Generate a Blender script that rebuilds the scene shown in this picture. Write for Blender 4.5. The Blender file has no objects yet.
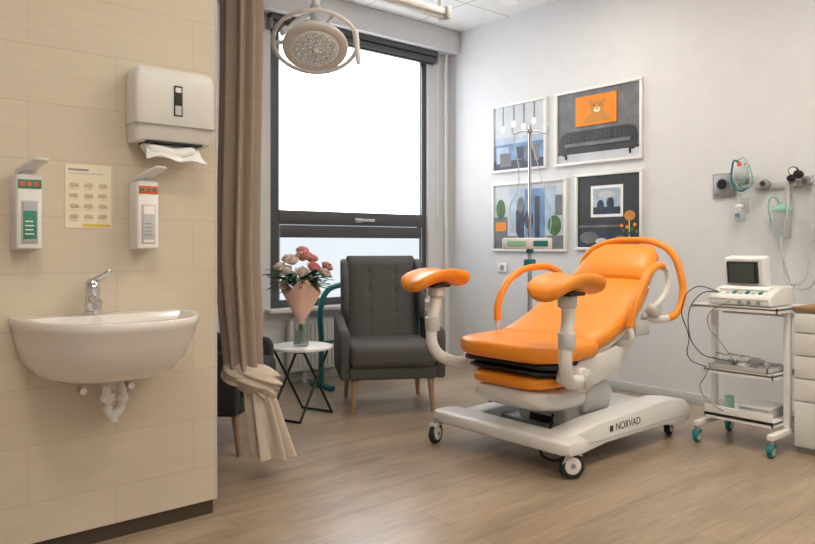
import bpy, bmesh, math, random
from mathutils import Vector, Matrix, Euler
random.seed(7)
S=bpy.context.scene
S.view_settings.view_transform='Standard'
C=S.collection
def lin(c):
    return tuple(((x/255)/12.92 if x/255<=0.04045 else (((x/255)+0.055)/1.055)**2.4) for x in c)+(1,)
def mat(name,rgb,rough=0.5,metal=0.0,var=0.05,scale=8,bump=0.0,bscale=60,coat=0,trans=0,emit=0,alpha=1,spec=0.5):
    m=bpy.data.materials.new(name); m.use_nodes=True
    nt=m.node_tree; b=nt.nodes['Principled BSDF']
    col=lin(rgb)
    tc=nt.nodes.new('ShaderNodeTexCoord')
    n=nt.nodes.new('ShaderNodeTexNoise'); n.inputs['Scale'].default_value=scale; n.inputs['Detail'].default_value=4
    nt.links.new(tc.outputs['Object'],n.inputs['Vector'])
    r=nt.nodes.new('ShaderNodeValToRGB')
    r.color_ramp.elements[0].position=0.3; r.color_ramp.elements[1].position=0.7
    r.color_ramp.elements[0].color=tuple(max(0,x*(1-var)) for x in col[:3])+(1,)
    r.color_ramp.elements[1].color=tuple(min(1,x*(1+var)) for x in col[:3])+(1,)
    nt.links.new(n.outputs['Fac'],r.inputs['Fac']); nt.links.new(r.outputs['Color'],b.inputs['Base Color'])
    b.inputs['Roughness'].default_value=rough; b.inputs['Metallic'].default_value=metal
    b.inputs['Coat Weight'].default_value=coat; b.inputs['Transmission Weight'].default_value=trans
    b.inputs['Specular IOR Level'].default_value=spec
    b.inputs['Alpha'].default_value=alpha
    if emit:
        b.inputs['Emission Color'].default_value=col; b.inputs['Emission Strength'].default_value=emit
    if bump:
        n2=nt.nodes.new('ShaderNodeTexNoise'); n2.inputs['Scale'].default_value=bscale; n2.inputs['Detail'].default_value=5
        nt.links.new(tc.outputs['Object'],n2.inputs['Vector'])
        bp=nt.nodes.new('ShaderNodeBump'); bp.inputs['Strength'].default_value=bump; bp.inputs['Distance'].default_value=0.01
        nt.links.new(n2.outputs['Fac'],bp.inputs['Height']); nt.links.new(bp.outputs['Normal'],b.inputs['Normal'])
    return m
def tilemat(name,c1,c2,cm,w,h,mortar,axes,rough,gscale,gamt,offset=0.5,bump=0.1,big=0.0):
    m=bpy.data.materials.new(name); m.use_nodes=True
    nt=m.node_tree; b=nt.nodes['Principled BSDF']; L=nt.links.new
    tc=nt.nodes.new('ShaderNodeTexCoord'); sp=nt.nodes.new('ShaderNodeSeparateXYZ'); cb=nt.nodes.new('ShaderNodeCombineXYZ')
    L(tc.outputs['Object'],sp.inputs[0]); L(sp.outputs[axes[0]],cb.inputs[0]); L(sp.outputs[axes[1]],cb.inputs[1])
    br=nt.nodes.new('ShaderNodeTexBrick'); br.offset=offset; br.inputs['Scale'].default_value=1
    br.inputs['Brick Width'].default_value=w; br.inputs['Row Height'].default_value=h; br.inputs['Mortar Size'].default_value=mortar
    br.inputs['Mortar Smooth'].default_value=0.3
    br.inputs['Color1'].default_value=lin(c1); br.inputs['Color2'].default_value=lin(c2); br.inputs['Mortar'].default_value=lin(cm)
    L(cb.outputs[0],br.inputs['Vector'])
    def layer(prev,gs,amt,p0,p1):
        mp=nt.nodes.new('ShaderNodeMapping'); mp.inputs['Scale'].default_value=gs; L(cb.outputs[0],mp.inputs['Vector'])
        n=nt.nodes.new('ShaderNodeTexNoise'); n.inputs['Scale'].default_value=1; n.inputs['Detail'].default_value=8; n.inputs['Roughness'].default_value=0.65
        n.inputs['Distortion'].default_value=0.6 if big else 0
        L(mp.outputs[0],n.inputs['Vector'])
        r=nt.nodes.new('ShaderNodeValToRGB'); r.color_ramp.elements[0].position=p0; r.color_ramp.elements[1].position=p1
        r.color_ramp.elements[0].color=(1-amt,)*3+(1,); r.color_ramp.elements[1].color=(1,1,1,1)
        L(n.outputs['Fac'],r.inputs['Fac'])
        mx=nt.nodes.new('ShaderNodeMixRGB'); mx.blend_type='MULTIPLY'; mx.inputs[0].default_value=1
        L(prev,mx.inputs[1]); L(r.outputs['Color'],mx.inputs[2]); return mx.outputs[0]
    o=layer(br.outputs['Color'],gscale,gamt,0.3,0.7)
    if big: o=layer(o,(1.2,7,1),big,0.38,0.62); o=layer(o,(6,70,1),big*0.8,0.35,0.6)
    L(o,b.inputs['Base Color'])
    b.inputs['Roughness'].default_value=rough
    bp=nt.nodes.new('ShaderNodeBump'); bp.inputs['Strength'].default_value=bump; bp.inputs['Distance'].default_value=0.004; bp.invert=True
    L(br.outputs['Fac'],bp.inputs['Height']); L(bp.outputs['Normal'],b.inputs['Normal'])
    return m
# ---------- materials
M={}
M['wall']=mat('wall_paint',(221,222,225),0.75,var=0.02,bump=0.05)
M['tile']=tilemat('beige_tile',(218,206,187),(215,202,183),(204,190,169),0.6,0.2,0.002,(0,2),0.32,(3,60,1),0.07)
M['floor']=tilemat('vinyl_planks',(194,173,149),(181,160,137),(146,127,108),1.3,0.17,0.0015,(0,1),0.28,(1.8,16,1),0.20,bump=0.05,big=0.24)
M['ceil']=tilemat('ceiling_tile',(230,230,228),(226,226,224),(182,182,180),0.6,0.6,0.008,(0,1),0.8,(20,20,1),0.04,offset=0.0)
M['white']=mat('white_plastic',(235,235,234),0.35,var=0.02)
M['offw']=mat('offwhite_enamel',(228,228,225),0.35,var=0.02)
M['ceramic']=mat('white_ceramic',(236,234,230),0.12,var=0.01,coat=0.5)
M['grey']=mat('grey_plastic',(150,152,153),0.45)
M['lgrey']=mat('light_grey_plastic',(200,201,200),0.4,var=0.03)
M['dframe']=mat('dark_window_frame',(80,80,83),0.5)
M['black']=mat('black_plastic',(24,24,26),0.45)
M['rubber']=mat('rubber_tyre',(40,42,44),0.7)
M['teal']=mat('teal_paint',(20,120,125),0.4)
M['orange']=mat('orange_vinyl',(250,152,42),0.38,var=0.03,bump=0.05,bscale=200)
M['chrome']=mat('chrome',(215,215,218),0.12,metal=1,var=0.02)
M['steel']=mat('brushed_steel',(190,192,195),0.35,metal=0.7)
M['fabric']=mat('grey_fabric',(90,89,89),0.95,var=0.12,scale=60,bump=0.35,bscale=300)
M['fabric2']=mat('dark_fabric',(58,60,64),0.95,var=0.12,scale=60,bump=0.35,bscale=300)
M['wood']=mat('leg_wood',(168,138,106),0.5,var=0.12,scale=12)
M['skirt']=mat('brown_plinth',(74,60,48),0.6)
M['curtain']=mat('taupe_curtain',(160,143,129),0.9,var=0.05,scale=30,bump=0.2,bscale=250)
M['curtain2']=mat('curtain_lining',(200,186,170),0.9,var=0.05,scale=30,bump=0.2,bscale=250)
M['paper']=mat('white_paper',(242,242,241),0.9,var=0.02)
M['pinkpaper']=mat('pink_wrap_paper',(247,206,188),0.8,var=0.05)
M['rose']=mat('rose_petal',(246,176,172),0.7,var=0.12,scale=30)
M['rose2']=mat('rose_petal_light',(252,232,224),0.7,var=0.08,scale=30)
M['leaf']=mat('leaf_green',(66,108,58),0.5,var=0.35,scale=14)
M['glass']=mat('clear_glass',(235,242,242),0.03,trans=1,var=0,alpha=0.45)
M['water']=mat('vase_water',(200,215,210),0.05,alpha=0.35)
M['screen']=mat('screen_glass',(70,82,84),0.15)
M['green']=mat('green_label',(60,140,115),0.5)
M['tgreen']=mat('pale_green_plastic',(150,200,180),0.25,var=0.04)
M['orlab']=mat('orange_label',(225,100,50),0.5)
M['yellow']=mat('yellow_label',(228,200,90),0.5)
M['cream']=mat('poster_cream',(238,229,205),0.6,var=0.02)
M['brown']=mat('brown_ink',(150,115,80),0.7)
M['skin']=mat('pictogram_tan',(214,192,158),0.7)
M['bear']=mat('bear_brown',(206,142,76),0.9)
M['pd']=mat('print_dark',(58,60,64),0.5,var=0.25,scale=6)
M['pm']=mat('print_mid',(112,114,118),0.5,var=0.25,scale=9)
M['pl']=mat('print_light',(196,200,206),0.5,var=0.1,scale=6)
M['pb']=mat('print_blue',(106,138,178),0.5,var=0.3,scale=9)
M['ps']=mat('print_sky',(170,190,210),0.5,var=0.2,scale=9)
M['pn']=mat('print_navy',(52,62,84),0.5,var=0.35,scale=14)
M['po']=mat('print_orange',(236,140,30),0.5,var=0.06)
M['wire']=mat('black_cable',(30,30,32),0.5)
M['tube']=mat('clear_tubing',(205,215,215),0.2,var=0.02,alpha=0.7)
M['lensp']=mat('lamp_lens_plate',(232,230,224),0.3,var=0.02,emit=0.12)  # faint glow added to lighten the lamp's unlit underside
M['led']=mat('led_lens',(205,206,204),0.15,emit=0.22)  # slight glow put into the lenses to brighten the lamp face
M['tray']=mat('clear_tray',(200,205,208),0.2,alpha=0.75)
def emis(name,rgb,st):
    m=bpy.data.materials.new(name); m.use_nodes=True; nt=m.node_tree; nt.nodes.clear()
    o=nt.nodes.new('ShaderNodeOutputMaterial'); e=nt.nodes.new('ShaderNodeEmission')
    tc=nt.nodes.new('ShaderNodeTexCoord'); n=nt.nodes.new('ShaderNodeTexNoise'); n.inputs['Scale'].default_value=0.8
    r=nt.nodes.new('ShaderNodeValToRGB'); c=lin(rgb); r.color_ramp.elements[0].color=tuple(x*0.92 for x in c[:3])+(1,); r.color_ramp.elements[1].color=c
    nt.links.new(tc.outputs['Object'],n.inputs['Vector']); nt.links.new(n.outputs['Fac'],r.inputs['Fac']); nt.links.new(r.outputs['Color'],e.inputs['Color'])
    e.inputs['Strength'].default_value=st; nt.links.new(e.outputs[0],o.inputs[0]); return m
M['sky1']=emis('pane_upper_daylight_glow',(243,247,251),5.6)  # pane itself glows, standing in for daylight through the window
M['sky2']=emis('pane_lower_daylight_glow',(218,227,233),1.25)  # lower pane: dimmer glow put in for the daylight
M['panel']=emis('led_panel',(255,244,227),24)
# ---------- helpers
def finish(bm,name,m,parent=None,smooth=True,ang=38):
    bmesh.ops.recalc_face_normals(bm,faces=bm.faces[:])
    me=bpy.data.meshes.new(name); bm.to_mesh(me); bm.free()
    if smooth:
        for p in me.polygons: p.use_smooth=True
        me.set_sharp_from_angle(angle=math.radians(ang))
    o=bpy.data.objects.new(name,me); C.objects.link(o)
    me.materials.append(m if not isinstance(m,str) else M[m])
    if parent: o.parent=parent
    return o
def group(name,loc=(0,0,0),rz=0):
    e=bpy.data.objects.new(name,None); e.empty_display_size=0.1; C.objects.link(e)
    e.location=loc; e.rotation_euler=(0,0,math.radians(rz)); return e
def rotm(rot): return Euler([math.radians(a) for a in rot]).to_matrix().to_4x4()
def box(name,lo,hi,m,p=None,bev=0.0,seg=2,rot=None):
    bm=bmesh.new(); bmesh.ops.create_cube(bm,size=1)
    c=[(a+b)/2 for a,b in zip(lo,hi)]; s=[abs(b-a) for a,b in zip(lo,hi)]
    bmesh.ops.scale(bm,vec=s,verts=bm.verts)
    if bev>0: bmesh.ops.bevel(bm,geom=bm.edges[:],offset=min(bev,min(s)*0.49),segments=seg,profile=0.5,affect='EDGES')
    mt=Matrix.Translation(c)
    if rot: mt=mt@rotm(rot)
    bmesh.ops.transform(bm,matrix=mt,verts=bm.verts)
    return finish(bm,name,m,p)
def cyl(name,a,b,r,m,p=None,r2=None,n=24,bev=0.0):
    a=Vector(a);b=Vector(b);d=b-a
    bm=bmesh.new(); bmesh.ops.create_cone(bm,cap_ends=True,segments=n,radius1=r,radius2=r if r2 is None else r2,depth=d.length)
    if bev: 
        es=[e for e in bm.edges if len(e.link_faces)==2 and any(len(f.verts)>4 for f in e.link_faces)]
        bmesh.ops.bevel(bm,geom=es,offset=bev,segments=2,profile=0.5,affect='EDGES')
    q=Vector((0,0,1)).rotation_difference(d.normalized()).to_matrix().to_4x4()
    bmesh.ops.transform(bm,matrix=Matrix.Translation((a+b)/2)@q,verts=bm.verts)
    return finish(bm,name,m,p)
def sph(name,c,r,m,p=None,sc=(1,1,1)):
    bm=bmesh.new(); bmesh.ops.create_uvsphere(bm,u_segments=20,v_segments=12,radius=r)
    bmesh.ops.transform(bm,matrix=Matrix.Translation(c)@Matrix.Diagonal((*sc,1)),verts=bm.verts)
    return finish(bm,name,m,p)
def lathe(name,prof,m,p=None,loc=(0,0,0),rot=None,n=32,fn=None):
    bm=bmesh.new(); rings=[]
    for (r,z) in prof:
        if r<1e-5: rings.append([bm.verts.new((0,0,z))])
        else:
            rings.append([bm.verts.new((r*math.cos(2*math.pi*i/n),r*math.sin(2*math.pi*i/n),z)) for i in range(n)])
    for A,B in zip(rings,rings[1:]):
        for i in range(n):
            j=(i+1)%n
            if len(A)==1 and len(B)==1: continue
            if len(A)==1: bm.faces.new((A[0],B[i],B[j]))
            elif len(B)==1: bm.faces.new((A[i],A[j],B[0]))
            else: bm.faces.new((A[i],A[j],B[j],B[i]))
    if fn:
        for v in bm.verts: v.co=fn(v.co)
    mt=Matrix.Translation(loc)
    if rot is not None: mt=mt@(rot if isinstance(rot,Matrix) else rotm(rot))
    bmesh.ops.transform(bm,matrix=mt,verts=bm.verts)
    return finish(bm,name,m,p)
def loft(name,rings,m,p=None,cap=True,closed=True,ang=50):
    bm=bmesh.new(); R=[[bm.verts.new(v) for v in r] for r in rings]
    n=len(R[0])
    for A,B in zip(R,R[1:]):
        for i in range(n if closed else n-1):
            j=(i+1)%n; bm.faces.new((A[i],A[j],B[j],B[i]))
    if cap and closed:
        bm.faces.new(R[0][::-1]); bm.faces.new(R[-1])
    return finish(bm,name,m,p,ang=ang)
def prism(name,pts,axis,a0,a1,m,p=None,bev=0.0,seg=2):
    def mk(q,a):
        return {'x':(a,q[0],q[1]),'y':(q[0],a,q[1]),'z':(q[0],q[1],a)}[axis]
    bm=bmesh.new(); A=[bm.verts.new(mk(q,a0)) for q in pts]; B=[bm.verts.new(mk(q,a1)) for q in pts]
    n=len(pts)
    bm.faces.new(A); bm.faces.new(B[::-1])
    for i in range(n): bm.faces.new((A[i],B[i],B[(i+1)%n],A[(i+1)%n]))
    bmesh.ops.recalc_face_normals(bm,faces=bm.faces[:])
    if bev: bmesh.ops.bevel(bm,geom=bm.edges[:],offset=bev,segments=seg,profile=0.5,affect='EDGES',clamp_overlap=True)
    return finish(bm,name,m,p)
def tube(name,pts,r,m,p=None,smooth=True,cyclic=False,flat=None):
    cu=bpy.data.curves.new(name,'CURVE'); cu.dimensions='3D'; cu.bevel_depth=r; cu.bevel_resolution=4; cu.resolution_u=10; cu.use_fill_caps=True
    if smooth:
        s=cu.splines.new('BEZIER'); s.bezier_points.add(len(pts)-1)
        for bp,q in zip(s.bezier_points,pts): bp.co=q; bp.handle_left_type='AUTO'; bp.handle_right_type='AUTO'
    else:
        s=cu.splines.new('POLY'); s.points.add(len(pts)-1)
        for bp,q in zip(s.points,pts): bp.co=(*q,1)
    s.use_cyclic_u=cyclic
    o=bpy.data.objects.new('tmp',cu); C.objects.link(o)
    dg=bpy.context.evaluated_depsgraph_get(); me=bpy.data.meshes.new_from_object(o.evaluated_get(dg)); bpy.data.objects.remove(o)
    me.name=name
    for f in me.polygons: f.use_smooth=True
    me.materials.clear(); me.materials.append(M[m] if isinstance(m,str) else m)
    ob=bpy.data.objects.new(name,me); C.objects.link(ob)
    if p: ob.parent=p
    return ob
def text(name,body,size,mt,m,p=None,ext=0.0008):
    cu=bpy.data.curves.new(name,'FONT'); cu.body=body; cu.size=size; cu.extrude=ext; cu.align_x='CENTER'; cu.align_y='CENTER'
    o=bpy.data.objects.new('tmp',cu); C.objects.link(o)
    dg=bpy.context.evaluated_depsgraph_get(); me=bpy.data.meshes.new_from_object(o.evaluated_get(dg)); bpy.data.objects.remove(o)
    me.transform(mt); me.materials.clear(); me.materials.append(M[m])
    ob=bpy.data.objects.new(name,me); C.objects.link(ob)
    if p: ob.parent=p
    return ob
def sell(a,b,n=4.0,k=28):
    out=[]
    for i in range(k):
        t=2*math.pi*i/k; c=math.cos(t); s=math.sin(t)
        out.append((a*math.copysign(abs(c)**(2/n),c), b*math.copysign(abs(s)**(2/n),s)))
    return out
def slab(name,st,m,p=None,n=4.0,mp=None,ex=4):
    """st: (x,z,halfwidth,halfthick); lateral = y"""
    rings=[]
    for i,(x,z,a,b) in enumerate(st):
        x0,z0=st[max(i-1,0)][:2]; x1,z1=st[min(i+1,len(st)-1)][:2]
        T=Vector((x1-x0,0,z1-z0)); T.normalize(); N=Vector((-T.z,0,T.x))
        rings.append([Vector((x,0,z))+Vector((0,u,0))+N*v for u,v in sell(a,b,n)])
    if mp: rings=[[mp(v) for v in r] for r in rings]
    return loft(name,rings,m,p,ang=60)
# ================= ROOM
RX=4.73; WY=4.96; SY=2.745; H=3.1
box('floor',(-2,-2,-0.05),(RX+0.2,WY+0.3,0),'floor')
box('ceiling',(-2,-2,H),(RX+0.2,WY+0.3,H+0.05),'ceil')
box('wall_right',(RX,-2,0),(RX+0.2,WY+0.3,H),'wall')
box('wall_left',(-2.2,-2,0),(-2,WY+0.3,H),'wall')
box('wall_back',(-2.2,-2.2,0),(RX+0.2,-2,H),'wall')
WX0,WX1,WZ0,WZ1=2.80,4.46,0.6,2.86
box('wall_window_left',(-2,WY,0),(WX0,WY+0.3,H),'wall')
box('wall_window_right',(WX1,WY,0),(RX,WY+0.3,H),'wall')
box('wall_window_below',(WX0,WY,0),(WX1,WY+0.3,WZ0),'wall')
box('wall_window_above',(WX0,WY,WZ1),(WX1,WY+0.3,H),'wall')
box('trim_beam',(-2,WY-0.14,2.9),(RX,WY,H),'wall')
box('wall_sink',(-2,SY,0.06),(1.295,SY+0.15,H),'tile')
box('baseboard_sink',(-2,SY+0.012,0),(1.29,SY+0.14,0.06),'skirt')
box('trim_corner_sink',(1.295,SY-0.002,0.06),(1.302,SY+0.152,H),'lgrey')
box('baseboard_right',(RX-0.012,-2,0),(RX,WY,0.07),'lgrey',bev=0.003)
box('baseboard_window',(-2,WY-0.012,0),(RX-0.012,WY,0.07),'lgrey',bev=0.003)
# window
w=group('window_1',(0,0,0))
fy0,fy1=WY+0.03,WY+0.09
box('frame_left',(WX0,fy0-0.02,WZ0),(WX0+0.085,fy1,WZ1),'dframe',w,0.005)
box('frame_right',(WX1-0.06,fy0,WZ0),(WX1,fy1,WZ1),'dframe',w,0.005)
box('frame_top',(WX0+0.085,fy0,WZ1-0.06),(WX1-0.06,fy1,WZ1),'dframe',w,0.005)
box('frame_bottom',(WX0+0.085,fy0,WZ0),(WX1-0.06,fy1,WZ0+0.06),'dframe',w,0.005)
box('transom',(WX0+0.085,fy0-0.01,1.16),(WX1-0.06,fy1,1.26),'dframe',w,0.008)
box('transom_sash',(WX0+0.085,fy0-0.02,1.268),(WX1-0.06,fy1,1.38),'dframe',w,0.01)
box('pane_upper',(WX0+0.07,fy0+0.03,1.36),(WX1-0.05,fy0+0.04,WZ1-0.05),'sky1',w)
box('pane_lower',(WX0+0.07,fy0+0.03,WZ0+0.05),(WX1-0.05,fy0+0.04,1.18),'sky2',w)
box('handle_base',(3.62,fy0-0.03,1.29),(3.70,fy0-0.018,1.33),'lgrey',w,0.004)
box('handle_lever',(3.62,fy0-0.05,1.30),(3.82,fy0-0.03,1.325),'lgrey',w,0.006)
tube('handle_neck',[(3.65,fy0-0.02,1.312),(3.65,fy0-0.045,1.312)],0.01,'lgrey',w)
for x in (WX0+0.093,WX1-0.068):
    tube('blind_guide_wire',[(x,fy0-0.012,WZ0+0.06),(x,fy0-0.012,WZ1-0.1)],0.003,'lgrey',w)
b=group('roller_blind',(0,0,0))
cyl('roll',(WX0-0.02,WY-0.035,2.82),(WX1+0.05,WY-0.035,2.82),0.032,'dframe',b)
box('cassette',(WX0-0.03,WY-0.075,2.85),(WX1+0.06,WY-0.001,2.9),'dframe',b,0.004)
box('hem_bar',(WX0,WY-0.045,2.775),(WX1+0.02,WY-0.03,2.79),'black',b)
box('bracket_left',(WX0-0.035,WY-0.075,2.78),(WX0-0.02,WY-0.001,2.86),'grey',b)
box('bracket_right',(WX1+0.05,WY-0.075,2.78),(WX1+0.065,WY-0.001,2.86),'grey',b)
tube('chain',[(WX1+0.075,WY-0.05,2.82),(WX1+0.075,WY-0.05,1.2)],0.004,'lgrey',b)
s=box('window_sill',(WX0-0.05,WY-0.1,WZ0-0.03),(WX1+0.05,WY,WZ0),'white',bev=0.006)
r=group('radiator',(0,0,0))
box('core',(2.92,WY-0.095,0.1),(4.3,WY-0.04,0.5),'offw',r,0.008)
for i in range(34):
    x=2.95+i*0.04; box('fin',(x,WY-0.103,0.13),(x+0.022,WY-0.093,0.47),'offw',r,0.003)
box('grille',(2.92,WY-0.1,0.5),(4.3,WY-0.035,0.512),'lgrey',r)
for x in (3.05,4.15): box('foot',(x,WY-0.08,0),(x+0.03,WY-0.045,0.1),'lgrey',r)
pp=group('heating_pipe',(0,0,0))
tube('riser',[(4.64,WY-0.05,0),(4.64,WY-0.05,2.9)],0.014,'offw',pp,smooth=False)
cyl('collar',(4.64,WY-0.05,0),(4.64,WY-0.05,0.02),0.03,'offw',pp)
# ceiling panels
def panel(x,y):
    g=group('ceiling_light_panel',(x,y,H))
    box('diffuser',(-0.28,-0.28,-0.012),(0.28,0.28,-0.004),'panel',g)
    for a in ((-0.3,-0.3,0.3,-0.28),(-0.3,0.28,0.3,0.3),(-0.3,-0.28,-0.28,0.28),(0.28,-0.28,0.3,0.28)):
        box('rim',(a[0],a[1],-0.015),(a[2],a[3],0),'white',g)
for x,y in ((0.3,0.9),(2.4,1.2),(0.3,-0.9),(2.4,-0.9),(3.6,3.0),(3.6,0.9)): panel(x,y)
g=group('recessed_downlight',(4.45,3.95,H))
lathe('trim_ring',[(0.05,-0.004),(0.075,-0.006),(0.08,0.0),(0.05,0.0)],'white',g)
cyl('lens',(0,0,-0.003),(0,0,0),0.052,'paper',g)
# ================= SINK
g=group('wash_basin',(0.84,SY,0))
def dshape(hw,y0,y1,k=40,n=2.6):
    pts=[]
    for i in range(k+1):
        t=math.pi*i/k; c=math.cos(t); s=math.sin(t)
        pts.append((hw*math.copysign(abs(c)**(2/n),c), y0-(y0-y1)*abs(s)**(2/n)))
    return pts
rings=[]
for z,hw,y0,y1 in [(0.628,0.12,0,-0.18),(0.634,0.19,0,-0.26),(0.655,0.235,0,-0.32),(0.70,0.262,0,-0.375),(0.77,0.284,0,-0.42),(0.815,0.292,0,-0.44),(0.825,0.298,0,-0.448),(0.847,0.30,0,-0.45),(0.852,0.297,-0.002,-0.447),
   (0.852,0.262,-0.11,-0.422),(0.846,0.256,-0.115,-0.416),(0.80,0.235,-0.13,-0.39),(0.74,0.19,-0.15,-0.34),(0.715,0.12,-0.18,-0.29),(0.71,0.03,-0.21,-0.26)]:
    rings.append([(x,y,z) for x,y in dshape(hw,y0,y1)])
loft('basin',rings,'ceramic',g,ang=45)
cyl('drain_ring',(0,-0.235,0.708),(0,-0.235,0.714),0.028,'chrome',g)
cyl('tailpiece',(-0.01,-0.12,0.53),(-0.01,-0.12,0.64),0.017,'chrome',g)
cyl('trap_nut',(-0.01,-0.12,0.6),(-0.01,-0.12,0.63),0.027,'lgrey',g,bev=0.004)
tube('trap_bend',[(-0.01,-0.12,0.62),(-0.01,-0.12,0.54),(0.0,-0.11,0.50),(0.03,-0.09,0.495),(0.05,-0.08,0.52),(0.052,-0.075,0.565),(0.052,-0.05,0.59),(0.052,0,0.59)],0.017,'offw',g)
cyl('trap_collar',(-0.01,-0.12,0.545),(-0.01,-0.12,0.572),0.024,'white',g,bev=0.004)
cyl('trap_collar',(0.052,-0.078,0.53),(0.052,-0.078,0.555),0.024,'white',g,bev=0.004)
cyl('trap_plug',(0.018,-0.10,0.465),(0.018,-0.10,0.495),0.014,'white',g,bev=0.003)
cyl('wall_rose',(0.052,-0.012,0.59),(0.052,0,0.59),0.03,'white',g)
tube('supply_hose',[(-0.03,-0.06,0.75),(-0.05,-0.08,0.64),(-0.07,-0.05,0.60),(-0.07,-0.03,0.58)],0.006,'steel',g)
for x in(-0.07,0.10): cyl('angle_valve',(x,-0.045,0.575),(x,0,0.575),0.012,'chrome',g)
tube('supply_hose',[(0.03,-0.06,0.75),(0.08,-0.08,0.66),(0.10,-0.05,0.62),(0.10,-0.03,0.58)],0.006,'steel',g)
g=group('basin_faucet',(0.795,SY-0.065,0.852))
cyl('base',(0,0,0),(0,0,0.012),0.03,'chrome',g,bev=0.003)
cyl('body',(0,0,0.01),(0,0,0.09),0.025,'chrome',g,bev=0.004)
tube('spout',[(0,0,0.05),(-0.01,-0.05,0.058),(-0.015,-0.11,0.05)],0.015,'chrome',g)
cyl('aerator',(-0.015,-0.108,0.026),(-0.015,-0.108,0.052),0.013,'chrome',g)
lathe('cap',[(0,0.045),(0.012,0.043),(0.023,0.03),(0.027,0.0),(0.0,0.0)],'chrome',g,(0,0,0.085))
slab('lever',[(0,0,0.014,0.008),(0.02,0.010,0.014,0.009),(0.05,0.022,0.011,0.007),(0.085,0.04,0.009,0.006),(0.09,0.044,0.004,0.003)],'chrome',g,mp=lambda v:Vector((v.x*0.5,-v.x*0.6+v.y*0.3,v.z+0.115))+Vector((v.y,0,0)))
# paper towel dispenser
g=group('paper_towel_dispenser',(1.083,SY,1.485))
rings=[]
for z,hw,d in [(0,0.145,0.095),(0.01,0.15,0.105),(0.06,0.153,0.118),(0.07,0.154,0.125),(0.24,0.153,0.125),(0.268,0.148,0.118),(0.278,0.135,0.105)]:
    pts=sell(hw,d/2,8,40); rings.append([(x,y-d/2,z) for x,y in pts])
loft('housing',rings,'offw',g)
box('seam',(-0.155,-0.127,0.062),(0.155,-0.02,0.065),'grey',g)
box('level_window',(-0.014,-0.128,0.10),(0.02,-0.1245,0.215),'black',g,0.002)
box('level_paper',(-0.009,-0.129,0.105),(0.015,-0.1275,0.14),'lgrey',g)
box('badge',(-0.008,-0.129,0.19),(0.014,-0.1275,0.208),'white',g)
cyl('lock',(0,-0.06,0.275),(0,-0.06,0.283),0.01,'grey',g)
box('outlet_slot',(-0.11,-0.105,-0.003),(0.11,-0.02,0.004),'black',g)
rings=[]
for i in range(11):
    t=i/10; y=-0.06-0.07*t; z=0.006-0.10*t+0.03*t*t
    w0=0.09+0.03*t
    rings.append([(x*w0+0.0,y+0.006*math.sin(x*9+i*0.7),z+0.006*math.sin(x*6+i*0.5)-0.006*t*math.sin(x*3)) for x in [-1+k/10 for k in range(21)]])
sh=loft('paper_sheet',rings,'paper',g,closed=False,cap=False)
md=sh.modifiers.new('s','SOLIDIFY'); md.thickness=0.003
slab('paper_fold',[(-0.11,0.0,0.02,0.004),(-0.08,-0.012,0.04,0.016),(0.0,-0.02,0.05,0.022),(0.07,-0.014,0.045,0.018),(0.1,0.0,0.02,0.004)],'paper',g,mp=lambda v:Vector((v.x,v.y-0.06,v.z-0.014+0.006*math.sin(v.x*40+v.y*30))))
# soap dispensers
def soap(x,z0,lab,kind):
    g=group('soap_dispenser',(x,SY,z0))
    box('back_plate',(-0.042,-0.02,0.0),(0.042,0,0.25),'offw',g,0.006)
    rings=[]
    for z,hw,d in [(0.0,0.038,0.085),(0.006,0.042,0.095),(0.245,0.042,0.095),(0.252,0.038,0.088)]:
        rings.append([(a,b-d/2,z) for a,b in sell(hw,d/2,7,32)])
    loft('cover',rings,'white' if kind else 'offw',g)
    box('window_frame',(-0.026,-0.0985,0.02),(0.026,-0.094,0.165),'lgrey',g,0.003)
    box('bottle',(-0.021,-0.1015,0.024),(0.021,-0.0965,0.16),'tray' if not kind else 'paper',g,0.004)
    box('bottle_label',(-0.021,-0.1025,0.035),(0.021,-0.101,0.13),lab,g,0.001)
    for k in range(4): box('label_line',(-0.016,-0.1032,0.05+k*0.014),(0.012-0.003*(k%2),-0.102,0.054+k*0.014),'paper' if not kind else 'grey',g)
    box('badge_strip',(-0.036,-0.0975,0.205),(0.036,-0.0945,0.235),'green' if not kind else 'orlab',g,0.002)
    for k in range(3): box('badge_mark',(-0.03+k*0.022,-0.0985,0.213),(-0.016+k*0.022,-0.097,0.227),'orlab' if not kind else 'green',g)
    cyl('pump_post',(0,-0.05,0.25),(0,-0.05,0.272),0.02,'lgrey',g)
    slab('elbow_lever',[(-0.02,0.262,0.026,0.006),(-0.05,0.27,0.03,0.01),(-0.1,0.286,0.024,0.009),(-0.16,0.298,0.022,0.007),(-0.175,0.298,0.012,0.004)],'white',g,mp=lambda v:Vector((v.y-(v.x+0.05)*0.2,v.x+0.0,v.z)))
soap(0.585,1.085,'green',0)
soap(0.985,1.085,'lgrey',1)
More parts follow.
